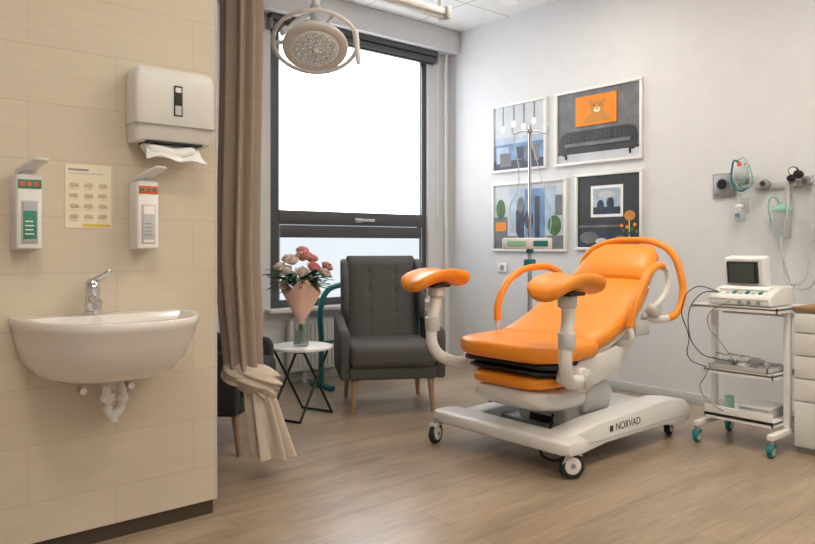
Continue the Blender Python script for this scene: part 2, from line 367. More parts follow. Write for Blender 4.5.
# poster
g=group('hand_hygiene_poster',(0.80,SY,1.162))
box('sheet',(-0.08,-0.003,0),(0.08,0,0.23),'cream',g)
box('header_bar',(-0.07,-0.004,0.207),(0.0,-0.003,0.214),'grey',g)
box('header_line',(-0.07,-0.004,0.195),(0.05,-0.003,0.199),'lgrey',g)
for i in range(4):
    for j in range(3):
        cx=-0.05+j*0.05; cz=0.04+i*0.038; fl=1 if (i+j)%2 else -1
        sph('pictogram_hand',(cx-0.004*fl,-0.0045,cz+0.002),0.0115,'skin',g,(1,0.08,0.75))
        for q in range(3): tube('pictogram_finger',[(cx,-0.0042,cz+0.003*q-0.002),(cx+fl*(0.017-q*0.002),-0.0042,cz+0.005*q-0.003)],0.0018,'skin',g,smooth=False)
        box('caption_line',(cx-0.015,-0.0045,cz-0.0135),(cx+0.012,-0.0038,cz-0.0115),'lgrey',g)
box('footer_bar',(-0.02,-0.004,0.004),(0.075,-0.003,0.014),'yellow',g)
# ================= CURTAIN
g=group('curtain',(1.59,3.10,0))
def bundle(z,cx,cy,R,ph,k=9,amp=0.28,el=0.8,rotn=-0.7):
    out=[]
    for i in range(120):
        t=2*math.pi*i/120
        r=R*(1+amp*math.sin(k*t+ph)+amp*0.35*math.sin((k+4)*t-ph*1.7))
        x=r*math.cos(t); y=r*el*math.sin(t)
        out.append((cx+x*math.cos(rotn)-y*math.sin(rotn),cy+x*math.sin(rotn)+y*math.cos(rotn),z))
    return out
rings=[]
N=40
for i in range(N+1):
    f=i/N; z=3.06-f*(3.06-0.50)
    R=0.086-0.014*math.sin(f*math.pi)*0.6-0.016*max(0,(f-0.8)/0.2)**1.2
    rings.append(bundle(z,-0.006+0.012*math.sin(f*5)+0.025*max(0,(f-0.8)/0.2),-0.0-0.02*max(0,(f-0.8)/0.2),R,0.6*math.sin(f*3),k=8,amp=0.24))
loft('drape',rings,'curtain',g,ang=70)
def knot(name,c,rx,ry,rz,tilt,ph,m):
    bm=bmesh.new(); bmesh.ops.create_uvsphere(bm,u_segments=72,v_segments=40,radius=1)
    for v in bm.verts:
        a=math.atan2(v.co.y,v.co.x); q=1+0.08*math.sin(9*v.co.z+3*math.sin(a+ph))+0.05*math.sin(15*v.co.z+2*a)
        v.co=Vector((v.co.x*rx*q,v.co.y*ry*q,v.co.z*rz))
    bmesh.ops.transform(bm,matrix=Matrix.Translation(c)@rotm(tilt),verts=bm.verts)
    return finish(bm,name,m,g,ang=80)
knot('knot_wrap',(0.055,-0.045,0.465),0.12,0.095,0.075,(0,14,-40),0.5,'curtain2')
knot('knot_loop',(0.0,0.0,0.50),0.085,0.085,0.065,(20,-12,0),2.0,'curtain2')
knot('knot_tuck',(0.085,-0.075,0.43),0.07,0.07,0.06,(0,35,-40),1.2,'curtain2')
rings=[]
for i in range(20):
    f=i/19; z=0.46-f*0.36
    R=0.055+0.034*f**0.8
    rings.append(bundle(z,0.06+0.055*f,-0.05-0.045*f,R,1.2+f*0.5,k=7,amp=0.2+0.12*f))
loft('tail',rings,'curtain2',g,ang=70)
box('ceiling_track',(-0.25,-0.02,H-0.04),(2.6,0.02,H),'white',g)
for k in range(10): cyl('glider',(-0.12+k*0.025,0,3.0),(-0.12+k*0.025,0,3.065),0.004,'white',g)
# ================= ARMCHAIRS
def armchair(loc,rz,fab,seamm):
    g=group('armchair',(*loc,0),rz)
    for sx in(-1,1):
        for sy,yy in ((-1,-0.27),(1,0.27)):
            a=(sx*0.265,yy+sy*0.01,0);b=(sx*0.25,yy-sy*0.02,0.25)
            cyl('leg',a,b,0.014,'wood',g,r2=0.024,n=16)
    box('seat_frame',(-0.29,-0.30,0.22),(0.29,0.29,0.31),fab,g,0.02,3)
    box('seat_cushion',(-0.285,-0.335,0.30),(0.285,0.24,0.45),fab,g,0.045,5)
    tube('cushion_piping',[(-0.27,-0.33,0.345),(0.27,-0.33,0.345)],0.005,fab,g,smooth=False)
    for sx in(-1,1):
        prism('arm',[(-0.29,0.22),(-0.30,0.50),(-0.27,0.545),(0.0,0.56),(0.2,0.60),(0.33,0.62),(0.33,0.22)],'x',sx*0.285,sx*0.35,fab,g,0.02,3)
        prism('wing',[(0.20,0.56),(0.16,0.64),(0.155,0.74),(0.20,0.88),(0.28,0.98),(0.40,1.0),(0.33,0.56)],'x',sx*0.25,sx*0.30,fab,g,0.02,3)
    bm=bmesh.new(); nx,nz=48,56; grid=[]
    bt=[(x,z) for z in (0.62,0.77,0.90) for x in (-0.095,0.095)]
    for j in range(nz+1):
        row=[]
        f=j/nz; z=0.36+f*0.66
        for i in range(nx+1):
            u=-1+2*i/nx; hw=0.272-0.03*max(0,(f-0.85)/0.15)**2; x=u*hw
            bulge=0.06*(1-abs(u)**6)*(1-max(0,(f-0.9)/0.1)**2*0.8)
            for bx in (-0.095,0.095): bulge-=0.007*math.exp(-((x-bx)/0.008)**2)
            for bx,bz in bt: bulge-=0.010*math.exp(-(((x-bx)**2+(z-bz)**2)/0.022**2))
            row.append(bm.verts.new((x,0.25+f*0.13-bulge,z)))
        grid.append(row)
    for A,B in zip(grid,grid[1:]):
        for i in range(nx): bm.faces.new((A[i],A[i+1],B[i+1],B[i]))
    gb=[[bm.verts.new((v.co.x,0.25+(v.co.z-0.36)/0.66*0.13+0.05,v.co.z)) for v in (row[0],row[-1])] for row in grid]
    for j in range(nz):
        bm.faces.new((gb[j][0],gb[j+1][0],gb[j+1][1],gb[j][1]))
        bm.faces.new((grid[j][0],grid[j+1][0],gb[j+1][0],gb[j][0]))
        bm.faces.new((grid[j][-1],gb[j][1],gb[j+1][1],grid[j+1][-1]))
    bm.faces.new(list(grid[0])+[gb[0][1],gb[0][0]]); bm.faces.new(list(grid[-1])+[gb[-1][1],gb[-1][0]])
    finish(bm,'back',fab,g,ang=60)
    for x,z in bt: sph('button',(x,0.25+(z-0.36)/0.66*0.13-0.042,z),0.010,seamm,g,(1,0.6,1))
    return g
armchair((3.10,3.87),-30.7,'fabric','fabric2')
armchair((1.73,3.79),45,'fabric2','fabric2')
# ================= SIDE TABLE
g=group('side_table',(2.456,3.951,0),20)
lathe('top',[(0,0.435),(0.19,0.435),(0.2,0.438),(0.2,0.452),(0.192,0.455),(0.0,0.455)],'white',g,n=48)
for sx,sy in ((1,1),(1,-1),(-1,1),(-1,-1)):
    tube('leg',[(0.17*sx,0.12*sy,0.0),(-0.13*sx,0.12*sy,0.435)],0.008,'black',g,smooth=False)
tube('brace',[(-0.13,-0.12,0.43),(-0.13,0.12,0.43)],0.007,'black',g,smooth=False)
tube('brace',[(0.13,-0.12,0.43),(0.13,0.12,0.43)],0.007,'black',g,smooth=False)
tube('foot_bar',[(-0.17,-0.12,0.008),(-0.17,0.12,0.008)],0.008,'black',g,smooth=False)
tube('foot_bar',[(0.17,-0.12,0.008),(0.17,0.12,0.008)],0.008,'black',g,smooth=False)
g=group('vase_of_roses',(2.44,3.93,0.455))
lathe('vase',[(0,0),(0.045,0),(0.05,0.01),(0.046,0.08),(0.05,0.18),(0.046,0.18),(0.042,0.08),(0.045,0.015),(0,0.012)],'glass',g)
lathe('water',[(0,0.013),(0.043,0.016),(0.040,0.10),(0,0.10)],'water',g)
def conefn(v):
    a=math.atan2(v.y,v.x); f=max(0,(v.z-0.14)/0.26)
    q=1+0.10*f*math.sin(5*a)
    return Vector((v.x*q,v.y*q,v.z+f*0.05*math.sin(3*a+1.2)))
lathe('paper_wrap',[(0.02,0.14),(0.035,0.19),(0.07,0.26),(0.105,0.34),(0.125,0.385),(0.118,0.385),(0.098,0.34),(0.063,0.26),(0.03,0.19),(0.015,0.14)],'pinkpaper',g,n=40,fn=conefn)
for k in range(9):
    a=k*0.7; tube('stem',[(0.03*math.cos(a),0.03*math.sin(a),0.015),(0.0,0.0,0.17),(0.06*math.cos(a+2.5),0.06*math.sin(a+2.5),0.44)],0.004,'leaf',g)
def rose(c,R,m):
    bm=bmesh.new()
    for layer,(rr,hh,n) in enumerate([(1.0,0.75,5),(0.75,0.95,4),(0.5,1.05,3),(0.28,1.1,3)]):
        for k in range(n):
            a0=2*math.pi*k/n+layer*0.6; wd=2*math.pi/n*0.68
            G=[]
            for i in range(5):
                f=i/4; row=[]
                for j in range(6):
                    a=a0+(j/5-0.5)*2*wd
                    r=rr*R*(0.35+0.65*math.sin(f*math.pi*0.55))*(1+0.12*f*f)
                    z=R*(hh*f*1.25-0.45)-abs(j/5-0.5)*R*0.25*f
                    row.append(bm.verts.new((r*math.cos(a),r*math.sin(a),z)))
                G.append(row)
            for A,B in zip(G,G[1:]):
                for j in range(5): bm.faces.new((A[j],A[j+1],B[j+1],B[j]))
    tl=Vector((c[0],c[1],0.25)); q=Vector((0,0,1)).rotation_difference(tl.normalized()).to_matrix().to_4x4()
    bmesh.ops.transform(bm,matrix=Matrix.Translation(c)@q,verts=bm.verts)
    finish(bm,'rose',m,g,ang=180)
rs=[(0,0,0.57),(0.09,0.02,0.55),(-0.08,-0.03,0.54),(0.02,-0.11,0.50),(-0.04,0.09,0.55),(0.14,-0.08,0.50),(-0.12,0.06,0.50),(0.04,0.05,0.60),(-0.07,-0.12,0.47),(0.08,0.11,0.56),(-0.14,-0.05,0.48),(0.0,-0.06,0.57),(0.09,-0.13,0.46)]
for i,c in enumerate(rs): rose(c,0.04,'rose' if i%2 else 'rose2')
bm=bmesh.new()
for k in range(110):
    a=random.uniform(0,2*math.pi); el=random.uniform(0.0,0.8); Ln=random.uniform(0.11,0.20); wd=random.uniform(0.010,0.019)
    base=Vector((0.08*math.cos(a)*random.uniform(0.3,1),0.08*math.sin(a)*random.uniform(0.3,1),random.uniform(0.37,0.46)))
    d=Vector((math.cos(a)*math.cos(el),math.sin(a)*math.cos(el),math.sin(el)))
    side=d.cross(Vector((0,0,1))).normalized()
    prev=None
    for i in range(7):
        f=i/6; c=base+d*(Ln*f)+Vector((0,0,-0.04*f*f)); ww=wd*math.sin(math.pi*min(f*0.9+0.08,1))
        l=bm.verts.new(c-side*ww); mm=bm.verts.new(c+Vector((0,0,-0.004))); rr=bm.verts.new(c+side*ww)
        if prev: bm.faces.new((prev[0],prev[1],mm,l)); bm.faces.new((prev[1],prev[2],rr,mm))
        prev=(l,mm,rr)
finish(bm,'leaves','leaf',g,ang=180)
# ================= TEAL TUBE FRAME
g=group('tubular_walking_frame',(3.55,4.62,0))
tube('hoop',[(-0.5,0,0.02),(-0.5,0,0.35),(-0.5,0,0.64),(-0.45,0,0.74),(-0.36,0,0.78),(0,0,0.78),(0.36,0,0.78),(0.45,0,0.74),(0.5,0,0.64),(0.5,0,0.35),(0.5,0,0.02)],0.022,'teal',g)
for x in(-0.5,0.5): tube('foot_bar',[(x,-0.16,0.02),(x,0.14,0.02)],0.02,'teal',g,smooth=False)
tube('cross_bar',[(-0.5,0,0.35),(0.5,0,0.35)],0.014,'teal',g,smooth=False)
# ================= EXAM LAMP
lc=Vector((2.195,3.385,2.21))
g=group('surgical_ceiling_lamp',lc)
tocam=Vector((-lc.x,-lc.y,0)).normalized()
nrm=(Vector((0,0,-1))*math.cos(math.radians(30))+tocam*math.sin(math.radians(30))).normalized()
Q=Vector((0,0,-1)).rotation_difference(nrm).to_matrix().to_4x4()
lathe('head_shell',[(0,0.075),(0.06,0.072),(0.12,0.058),(0.165,0.03),(0.183,0.0),(0.180,-0.015),(0.165,-0.022),(0.14,-0.018),(0.135,-0.012),(0,-0.012)],'white',g,rot=Q,n=48)
lathe('lens_plate',[(0,-0.0125),(0.128,-0.0125),(0.13,-0.018),(0.125,-0.021),(0,-0.021)],'lensp',g,rot=Q,n=40)
for ring,(rr,nn) in enumerate([(0.035,6),(0.07,11),(0.103,16)]):
    for k in range(nn):
        a=2*math.pi*k/nn+ring*0.3
        T0=Q@Matrix.Translation((rr*math.cos(a),rr*math.sin(a),0))
        lathe('led_bezel',[(0.0125,-0.021),(0.0155,-0.021),(0.0155,-0.0245),(0.0125,-0.0245)],'grey',g,rot=T0,n=14)
        lathe('led_lens',[(0,-0.021),(0.012,-0.021),(0.0125,-0.025),(0.009,-0.029),(0,-0.030)],'led',g,rot=T0,n=12)
cyl('center_grip',Q@Vector((0,0,-0.02)),Q@Vector((0,0,-0.05)),0.018,'white',g,bev=0.004)
rt=Vector((0.763,-0.647,0)); up=Vector((0,0,1)); bk=-tocam
def lp(a,b_,c): return rt*a+up*b_+bk*c
ringpts=[Q@Vector((0.235*math.cos(t),0.235*math.sin(t),0.03)) for t in [2*math.pi*i/24 for i in range(24)]]
tube('handle_ring',ringpts,0.012,'white',g,cyclic=True)
for t in (0.4,2.5,4.6):
    tube('ring_spoke',[Q@Vector((0.12*math.cos(t),0.12*math.sin(t),0.05)),Q@Vector((0.235*math.cos(t),0.235*math.sin(t),0.03))],0.012,'white',g)
h0=lp(0.22,0.03,-0.05)
cyl('side_grip',h0+Vector((0,0,0.04)),h0+rt*0.02+Vector((0,0,-0.14)),0.017,'white',g,r2=0.014,bev=0.003)
tube('yoke',[Q@Vector((-0.19,0,0.02)),lp(-0.17,0.10,0.05),lp(-0.05,0.19,0.05),lp(0.0,0.2,0.03)],0.018,'white',g)
cyl('joint',lp(0,0.15,0.03),lp(0,0.24,0.03),0.03,'lgrey',g,bev=0.004)
tp=lp(0,0,0.03)
cyl('drop_tube',lp(0,0.22,0.03),Vector((tp.x,tp.y,H-lc.z)),0.022,'white',g)
cyl('ceiling_canopy',Vector((tp.x,tp.y,H-lc.z-0.06)),Vector((tp.x,tp.y,H-lc.z)),0.09,'white',g,bev=0.01)
# ceiling rail
g=group('ceiling_traction_rail',(2.68,3.27,0))
box('beam',(-0.45,-0.03,2.535),(0.39,0.03,2.575),'white',g,0.01)
box('cap_end',(0.38,-0.045,2.51),(0.42,0.045,2.59),'lgrey',g,0.01)
for x in(-0.4,0.36): cyl('drop_rod',(x,0,2.56),(x,0,H),0.014,'offw',g)
box('lower_rail',(-0.3,-0.015,2.515),(0.38,0.015,2.535),'lgrey',g)
# ================= BED
def caster(g,x,y,r=0.055,tyre='rubber',hub='white',ang=0,top=0.15,w=0.032):
    c=math.cos(ang); s=math.sin(ang)
    d=Vector((-s,c,0))*w/2
    a=Vector((x,y,r))
    cyl('caster_tyre',a-d,a+d,r,tyre,g,n=32,bev=0.006)
    cyl('caster_hub',a-d*1.15,a+d*1.15,r*0.66,hub,g,n=24,bev=0.003)
    cyl('caster_axle',a-d*1.3,a+d*1.3,r*0.2,'grey',g,n=12)
    cyl('caster_stem',(x,y,r*1.6),(x,y,top),0.014,'grey',g)
    prism('caster_fork',[(-r*0.9,r*1.2),(-r*0.5,r*2.0),(r*0.5,r*2.15),(r*0.8,r*1.7),(r*0.2,r*2.08-0.012)],'y',-w*0.75,w*0.75,tyre if tyre=='teal' else 'lgrey',g,0.003).matrix_local=Matrix.Translation((x,y,0))@Matrix.Rotation(ang,4,'Z')
g=group('birthing_bed',(2.75,2.5,0))
slab('seat_cushion',[(-0.065,0.565,0.12,0.015),(-0.06,0.564,0.17,0.03),(-0.035,0.562,0.24,0.044),(0.01,0.56,0.305,0.05),(0.08,0.56,0.345,0.051),(0.18,0.562,0.358,0.05),(0.3,0.567,0.352,0.048),(0.36,0.571,0.34,0.046),(0.385,0.573,0.325,0.03)],'orange',g,n=5)
slab('back_cushion',[(0.34,0.575,0.30,0.025),(0.36,0.58,0.32,0.042),(0.5,0.62,0.325,0.048),(0.65,0.685,0.325,0.05),(0.8,0.775,0.31,0.05),(0.93,0.865,0.28,0.048),(0.945,0.876,0.26,0.03)],'orange',g,n=5)
slab('head_cushion',[(0.945,0.880,0.25,0.03),(0.96,0.892,0.262,0.05),(1.05,0.97,0.25,0.055),(1.13,1.04,0.225,0.052),(1.17,1.075,0.18,0.042),(1.185,1.09,0.12,0.02)],'orange',g,n=4)
slab('back_shell',[(0.36,0.52,0.27,0.012),(0.5,0.558,0.30,0.02),(0.65,0.62,0.305,0.022),(0.8,0.705,0.29,0.022),(0.95,0.812,0.26,0.022),(1.12,0.965,0.22,0.02),(1.17,1.01,0.16,0.01)],'offw',g,n=5)
slab('seat_shell',[(0.0,0.5,0.22,0.008),(0.02,0.498,0.28,0.018),(0.1,0.496,0.315,0.02),(0.4,0.496,0.31,0.02),(0.42,0.496,0.30,0.01)],'black',g,n=5)
slab('basin_tray',[(0.0,0.465,0.19,0.006),(0.03,0.46,0.25,0.014),(0.15,0.455,0.27,0.018),(0.36,0.455,0.27,0.018)],'black',g,n=5)
slab('foot_cushion',[(-0.01,0.40,0.14,0.01),(0.0,0.402,0.19,0.026),(0.05,0.405,0.235,0.034),(0.15,0.405,0.25,0.036),(0.34,0.405,0.25,0.036)],'orange',g,n=5)
slab('foot_shell',[(-0.005,0.345,0.12,0.012),(0.01,0.335,0.19,0.036),(0.08,0.315,0.235,0.055),(0.2,0.305,0.24,0.065),(0.38,0.30,0.24,0.065),(0.42,0.30,0.22,0.05)],'offw',g,n=4)
prism('under_frame',[(0.3,0.36),(0.28,0.46),(0.34,0.485),(0.62,0.55),(0.85,0.66),(0.9,0.62),(0.72,0.45),(0.66,0.38)],'y',-0.26,0.26,'offw',g,0.015)
for a,b_ in ((-0.315,-0.265),(0.265,0.315)):
    prism('side_bracket',[(0.10,0.42),(0.12,0.49),(0.30,0.52),(0.60,0.56),(0.66,0.53),(0.60,0.44),(0.40,0.38),(0.2,0.37)],'y',a,b_,'offw',g,0.015)
prism('column',[(0.34,0.12),(0.28,0.30),(0.34,0.40),(0.62,0.42),(0.70,0.34),(0.64,0.24),(0.78,0.12)],'y',-0.17,0.17,'offw',g,0.02,3)
prism('column_cover',[(0.42,0.2),(0.44,0.36),(0.60,0.40),(0.68,0.30),(0.64,0.2)],'y',-0.22,0.22,'lgrey',g,0.02,3)
# base
rings=[]
for y,hw,h in [(-0.47,0.03,0.02),(-0.465,0.07,0.030),(-0.42,0.09,0.036),(-0.2,0.09,0.036),(0.2,0.09,0.036),(0.42,0.09,0.036),(0.465,0.07,0.030),(0.47,0.03,0.02)]:
    rings.append([(0.03+a,y,0.148+b_) for a,b_ in sell(hw,h,5)])
loft('front_cross_beam',rings,'white',g)
hp=[(0.02,0.09),(0.0,0.15),(0.04,0.185),(0.3,0.215),(0.95,0.24),(1.12,0.215),(1.19,0.16),(1.18,0.09),(1.05,0.075),(0.9,0.10),(0.35,0.10),(0.2,0.085)]
prism('side_rail_near',hp,'y',-0.40,-0.25,'white',g,0.012,3)
prism('side_rail_far',[(0.02,0.11),(0.02,0.17),(0.3,0.18),(1.12,0.18),(1.18,0.15),(1.18,0.09),(0.9,0.10)],'y',0.27,0.39,'white',g,0.012,3)
box('chassis',(0.3,-0.26,0.09),(1.08,0.28,0.14),'grey',g,0.01)
box('chassis_cover',(0.58,-0.255,0.135),(1.05,0.275,0.20),'offw',g,0.02,3)
box('actuator',(0.32,-0.08,0.135),(0.5,0.08,0.2),'black',g,0.01)
box('pedal_bar',(0.14,-0.24,0.10),(0.2,0.26,0.12),'black',g,0.006)
tube('cable',[(0.3,-0.1,0.2),(0.2,-0.14,0.09),(0.12,-0.16,0.05),(0.14,-0.2,0.015),(0.3,-0.22,0.012)],0.006,'wire',g)
text('maker_name','NORVAD',0.055,Matrix.Translation((0.54,-0.4005,0.168))@Matrix.Rotation(math.radians(90),4,'X'),'pd',g)
box('maker_mark',(0.375,-0.4015,0.152),(0.405,-0.3995,0.182),'pd',g)
box('side_strip',(0.2,-0.4015,0.122),(1.1,-0.3995,0.128),'lgrey',g)
caster(g,-0.06,0.43,0.055,ang=0.3,top=0.14)
caster(g,0.02,-0.43,0.062,ang=-0.5,top=0.14)
caster(g,1.10,-0.31,0.045,ang=0.2,top=0.11)
caster(g,1.10,0.31,0.045,ang=0.2,top=0.11)
# leg supports
for sy in(-1,1):
    cyl('leg_hinge',(0.17,sy*0.30,0.44),(0.17,sy*0.40,0.44),0.06,'offw',g,bev=0.008)
    cyl('hinge_knob',(0.17,sy*0.40,0.44),(0.17,sy*0.425,0.44),0.034,'lgrey',g,bev=0.005)
    tube('leg_arm',[(0.17,sy*0.38,0.44),(0.04,sy*0.41,0.45),(-0.05,sy*0.45,0.52),(-0.06,sy*0.46,0.66),(-0.04,sy*0.455,0.78),(-0.04,sy*0.45,0.86)],0.032,'offw',g)
    cyl('arm_clamp',(-0.055,sy*0.46,0.62),(-0.06,sy*0.46,0.70),0.041,'lgrey',g,bev=0.006)
    cyl('ball_joint',(-0.04,sy*0.45,0.81),(-0.04,sy*0.45,0.88),0.045,'lgrey',g,bev=0.01)
    rings=[]
    for f in [-1,-0.99,-0.96,-0.9,-0.78,-0.6,-0.4,-0.2,0,0.2,0.4,0.6,0.78,0.9,0.96,0.99,1]:
        x=0.2*f; zc=0.935-0.05*abs(f)**2+0.012*f
        e=(max(0,1-abs(f)**10))**0.5
        hw=0.108*max(0.45,e); th=0.036*max(0.25,e)
        sl=-0.05*2*f/0.2*0.7
        T=Vector((1,0,sl)).normalized(); Nn=Vector((-T.z,0,T.x))
        rr=[]
        for a,b_ in sell(hw,th,3.0,28):
            dip=0.032*(a/0.108)**2
            rr.append(Vector((x-0.04,sy*0.45+a,zc))+Nn*(b_+dip-0.014))
        rings.append(rr)
    loft('knee_pad',rings,'orange',g,ang=60)
    box('knee_pad_bracket',(-0.1,sy*0.45-0.06,0.865),(0.02,sy*0.45+0.06,0.884),'black',g,0.006)
# hand grips
for sy in(-1,1):
    if sy>0: pts=[(0.37,0.36,0.66),(0.37,0.36,0.74),(0.42,0.36,0.84),(0.52,0.36,0.92),(0.72,0.36,0.965),(0.9,0.36,0.945),(0.99,0.355,0.89)]
    else: pts=[(0.62,-0.36,0.66),(0.64,-0.365,0.74),(0.70,-0.37,0.85),(0.78,-0.37,0.94),(0.88,-0.37,0.985),(0.94,-0.365,0.98)]
    tube('hand_grip',pts,0.021,'orange',g)
    e=pts[-1]; s0=pts[0]
    tube('grip_arm',[(e[0],e[1],e[2]),(e[0]+0.045,e[1],e[2]-0.03),(e[0]+0.05,e[1],e[2]-0.12),(e[0]-0.02,sy*0.345,0.77),(e[0]-0.08,sy*0.29,0.70)],0.017,'offw',g)
    tube('grip_mount',[s0,(s0[0]+0.01,s0[1],s0[2]-0.07),(s0[0]+0.03,sy*0.28,s0[2]-0.1 if sy<0 else 0.53)],0.017,'offw',g)
    cyl('grip_joint',(e[0]-0.05,sy*0.31,0.735),(e[0]-0.05,sy*0.37,0.735),0.036,'lgrey',g,bev=0.006)
tube('head_hoop',[(1.0,-0.36,0.68),(1.08,-0.37,0.71),(1.15,-0.37,0.82),(1.16,-0.35,0.93),(1.17,-0.30,1.04),(1.2,-0.18,1.11),(1.23,0.0,1.13),(1.2,0.18,1.11),(1.17,0.30,1.04),(1.16,0.35,0.93),(1.15,0.37,0.82),(1.08,0.37,0.71),(1.0,0.36,0.68)],0.021,'orange',g)
for sy in(-1,1):
    tube('hoop_mount',[(1.01,sy*0.36,0.682),(0.93,sy*0.33,0.68),(0.88,sy*0.27,0.70)],0.022,'offw',g)
box('control_panel',(0.72,-0.335,0.60),(0.86,-0.30,0.68),'lgrey',g,0.01)
# ================= IV STAND
g=group('iv_stand',(3.91,3.28,0))
cyl('pole',(0,0,0.1),(0,0,1.94),0.011,'chrome',g)
cyl('lower_tube',(0,0,0.08),(0,0,1.1),0.016,'steel',g)
cyl('hub',(0,0,0.07),(0,0,0.13),0.04,'grey',g,bev=0.006)
for k in range(5):
    a=2*math.pi*k/5+0.2; x,y=0.28*math.cos(a),0.28*math.sin(a)
    tube('base_leg',[(0,0,0.1),(x*0.6,y*0.6,0.09),(x,y,0.075)],0.014,'steel',g)
    cyl('wheel',(x-0.01*math.sin(a),y+0.01*math.cos(a),0.03),(x+0.01*math.sin(a),y-0.01*math.cos(a),0.03),0.03,'rubber',g)
    cyl('wheel_stem',(x,y,0.05),(x,y,0.08),0.01,'grey',g)
for k in range(4):
    a=math.pi/2*k+0.7; c,s_=math.cos(a),math.sin(a)
    tube('hook',[(0,0,1.9),(0.06*c,0.06*s_,1.9),(0.11*c,0.11*s_,1.885),(0.125*c,0.125*s_,1.905),(0.12*c,0.12*s_,1.93)],0.005,'steel',g)
cyl('hook_hub',(0,0,1.885),(0,0,1.915),0.018,'grey',g)
cyl('height_knob',(0,0,1.04),(0,0,1.12),0.025,'teal',g,bev=0.005)
box('clamp',(-0.035,-0.03,0.93),(0.035,0.03,1.0),'teal',g,0.008)
R45=Matrix.Rotation(math.radians(-45),4,'Z')
box('infusion_pump_body',(-0.19,-0.05,1.07),(0.15,0.06,1.15),'offw',g,0.012).matrix_local=R45
box('infusion_pump_display',(-0.16,-0.055,1.09),(-0.03,-0.048,1.13),'tgreen',g,0.002).matrix_local=R45
box('infusion_pump_keys',(0.02,-0.055,1.09),(0.12,-0.048,1.13),'teal',g,0.002).matrix_local=R45
tube('infusion_line',[(0.11*math.cos(0.7),0.11*math.sin(0.7),1.88),(0.09,-0.05,1.5),(0.12,-0.08,1.2),(0.03,-0.06,1.12)],0.003,'tube',g)
tube('infusion_line',[(-0.08,0.08,1.88),(-0.10,0.02,1.5),(-0.12,0.08,1.35),(-0.08,0.04,1.14)],0.004,'tube',g)
# ================= PICTURES
def picture(y0,y1,z0,z1,parts,bg):
    g=group('framed_picture',(RX,(y0+y1)/2,(z0+z1)/2))
    hw=(y1-y0)/2; hh=(z1-z0)/2; t=0.022
    box('frame_top',(-0.025,-hw,hh-t),(0,hw,hh),'white',g,0.003); box('frame_bottom',(-0.025,-hw,-hh),(0,hw,-hh+t),'white',g,0.003)
    box('frame_left',(-0.025,hw-t,-hh+t),(0,hw,hh-t),'white',g,0.003); box('frame_right',(-0.025,-hw,-hh+t),(0,-hw+t,hh-t),'white',g,0.003)
    box('print',(-0.010,-hw+t,-hh+t),(-0.002,hw-t,hh-t),bg,g)
    W=2*(hw-t); Hh=2*(hh-t)
    for i,(k,u0,v0,u1,v1,m) in enumerate(parts):
        ya=hw-t-u0*W; yb=hw-t-u1*W; za=-hh+t+v0*Hh; zb=-hh+t+v1*Hh; d=-0.0105-0.0003*i
        if k=='r': box('print_shape',(d,min(ya,yb),min(za,zb)),(-0.009,max(ya,yb),max(za,zb)),m,g)
        else:
            sph('print_round',(d+0.0005,(ya+yb)/2,(za+zb)/2),0.5,m,g,(0.002,abs(ya-yb),abs(zb-za)))
picture(3.78,4.387,1.738,2.335,[('r',0,0.38,1,0.5,'ps'),('r',0,0.0,1,0.40,'pb'),('r',0,0,1,0.14,'pn'),('r',0.05,0.1,0.3,0.36,'ps'),('r',0.12,0.05,0.35,0.26,'pm'),('r',0.45,0.15,0.6,0.34,'pn'),('r',0.62,0.1,0.9,0.34,'pm'),('r',0.7,0.06,0.8,0.28,'pn'),('r',0.18,0.66,0.19,1,'pm'),('e',0.13,0.58,0.24,0.7,'paper'),('r',0.40,0.72,0.41,1,'pm'),('e',0.35,0.64,0.46,0.76,'paper'),('r',0.6,0.66,0.61,1,'pm'),('e',0.55,0.58,0.66,0.7,'paper'),('r',0.8,0.72,0.81,1,'pm'),('e',0.75,0.64,0.86,0.76,'paper')],'pl')
sofa=[('r',0,0,1,0.12,'pl'),('r',0,0.12,1,0.16,'pd'),('r',0.06,0.12,0.94,0.32,'pd'),('r',0.10,0.26,0.90,0.44,'pd'),('e',0.02,0.1,0.14,0.42,'pd'),('e',0.86,0.1,0.98,0.42,'pd')]
for q in range(1,7): sofa.append(('r',0.10+q*0.114,0.26,0.103+q*0.114,0.44,'pm'))
for q in range(6):
    for z_ in (0.32,0.38): sofa.append(('e',0.15+q*0.114,z_,0.163+q*0.114,z_+0.018,'pm'))
sofa+=[('r',0.1,0.22,0.9,0.27,'pm'),('r',0.1,0.05,0.12,0.12,'black'),('r',0.88,0.05,0.9,0.12,'black'),('r',0.24,0.5,0.74,0.92,'po'),('e',0.40,0.53,0.62,0.70,'bear'),('e',0.42,0.64,0.60,0.84,'bear'),('e',0.40,0.78,0.46,0.86,'bear'),('e',0.56,0.78,0.62,0.86,'bear'),('e',0.34,0.53,0.46,0.61,'bear'),('e',0.56,0.53,0.68,0.61,'bear'),('e',0.47,0.67,0.55,0.74,'cream'),('e',0.495,0.70,0.525,0.73,'black'),('e',0.465,0.76,0.48,0.785,'black'),('e',0.54,0.76,0.555,0.785,'black')]
picture(2.89,3.686,1.738,2.338,sofa,'pm')
picture(3.576,4.387,1.045,1.645,[('r',0,0,1,0.2,'pm'),('r',0.24,0.25,0.9,0.94,'ps'),('r',0.46,0.1,0.74,0.92,'pb'),('r',0.60,0.05,0.67,0.8,'pn'),('e',0.34,0.5,0.46,0.8,'pm'),('r',0.33,0.1,0.45,0.6,'pn'),('e',0.45,0.3,0.58,0.6,'pn'),('r',0.0,0.1,0.2,0.5,'pm'),('r',0.02,0.28,0.18,0.42,'po'),('e',0.03,0.46,0.17,0.78,'leaf'),('e',0.78,0.2,0.96,0.5,'leaf'),('r',0.88,0.5,0.97,0.8,'pm')],'pl')
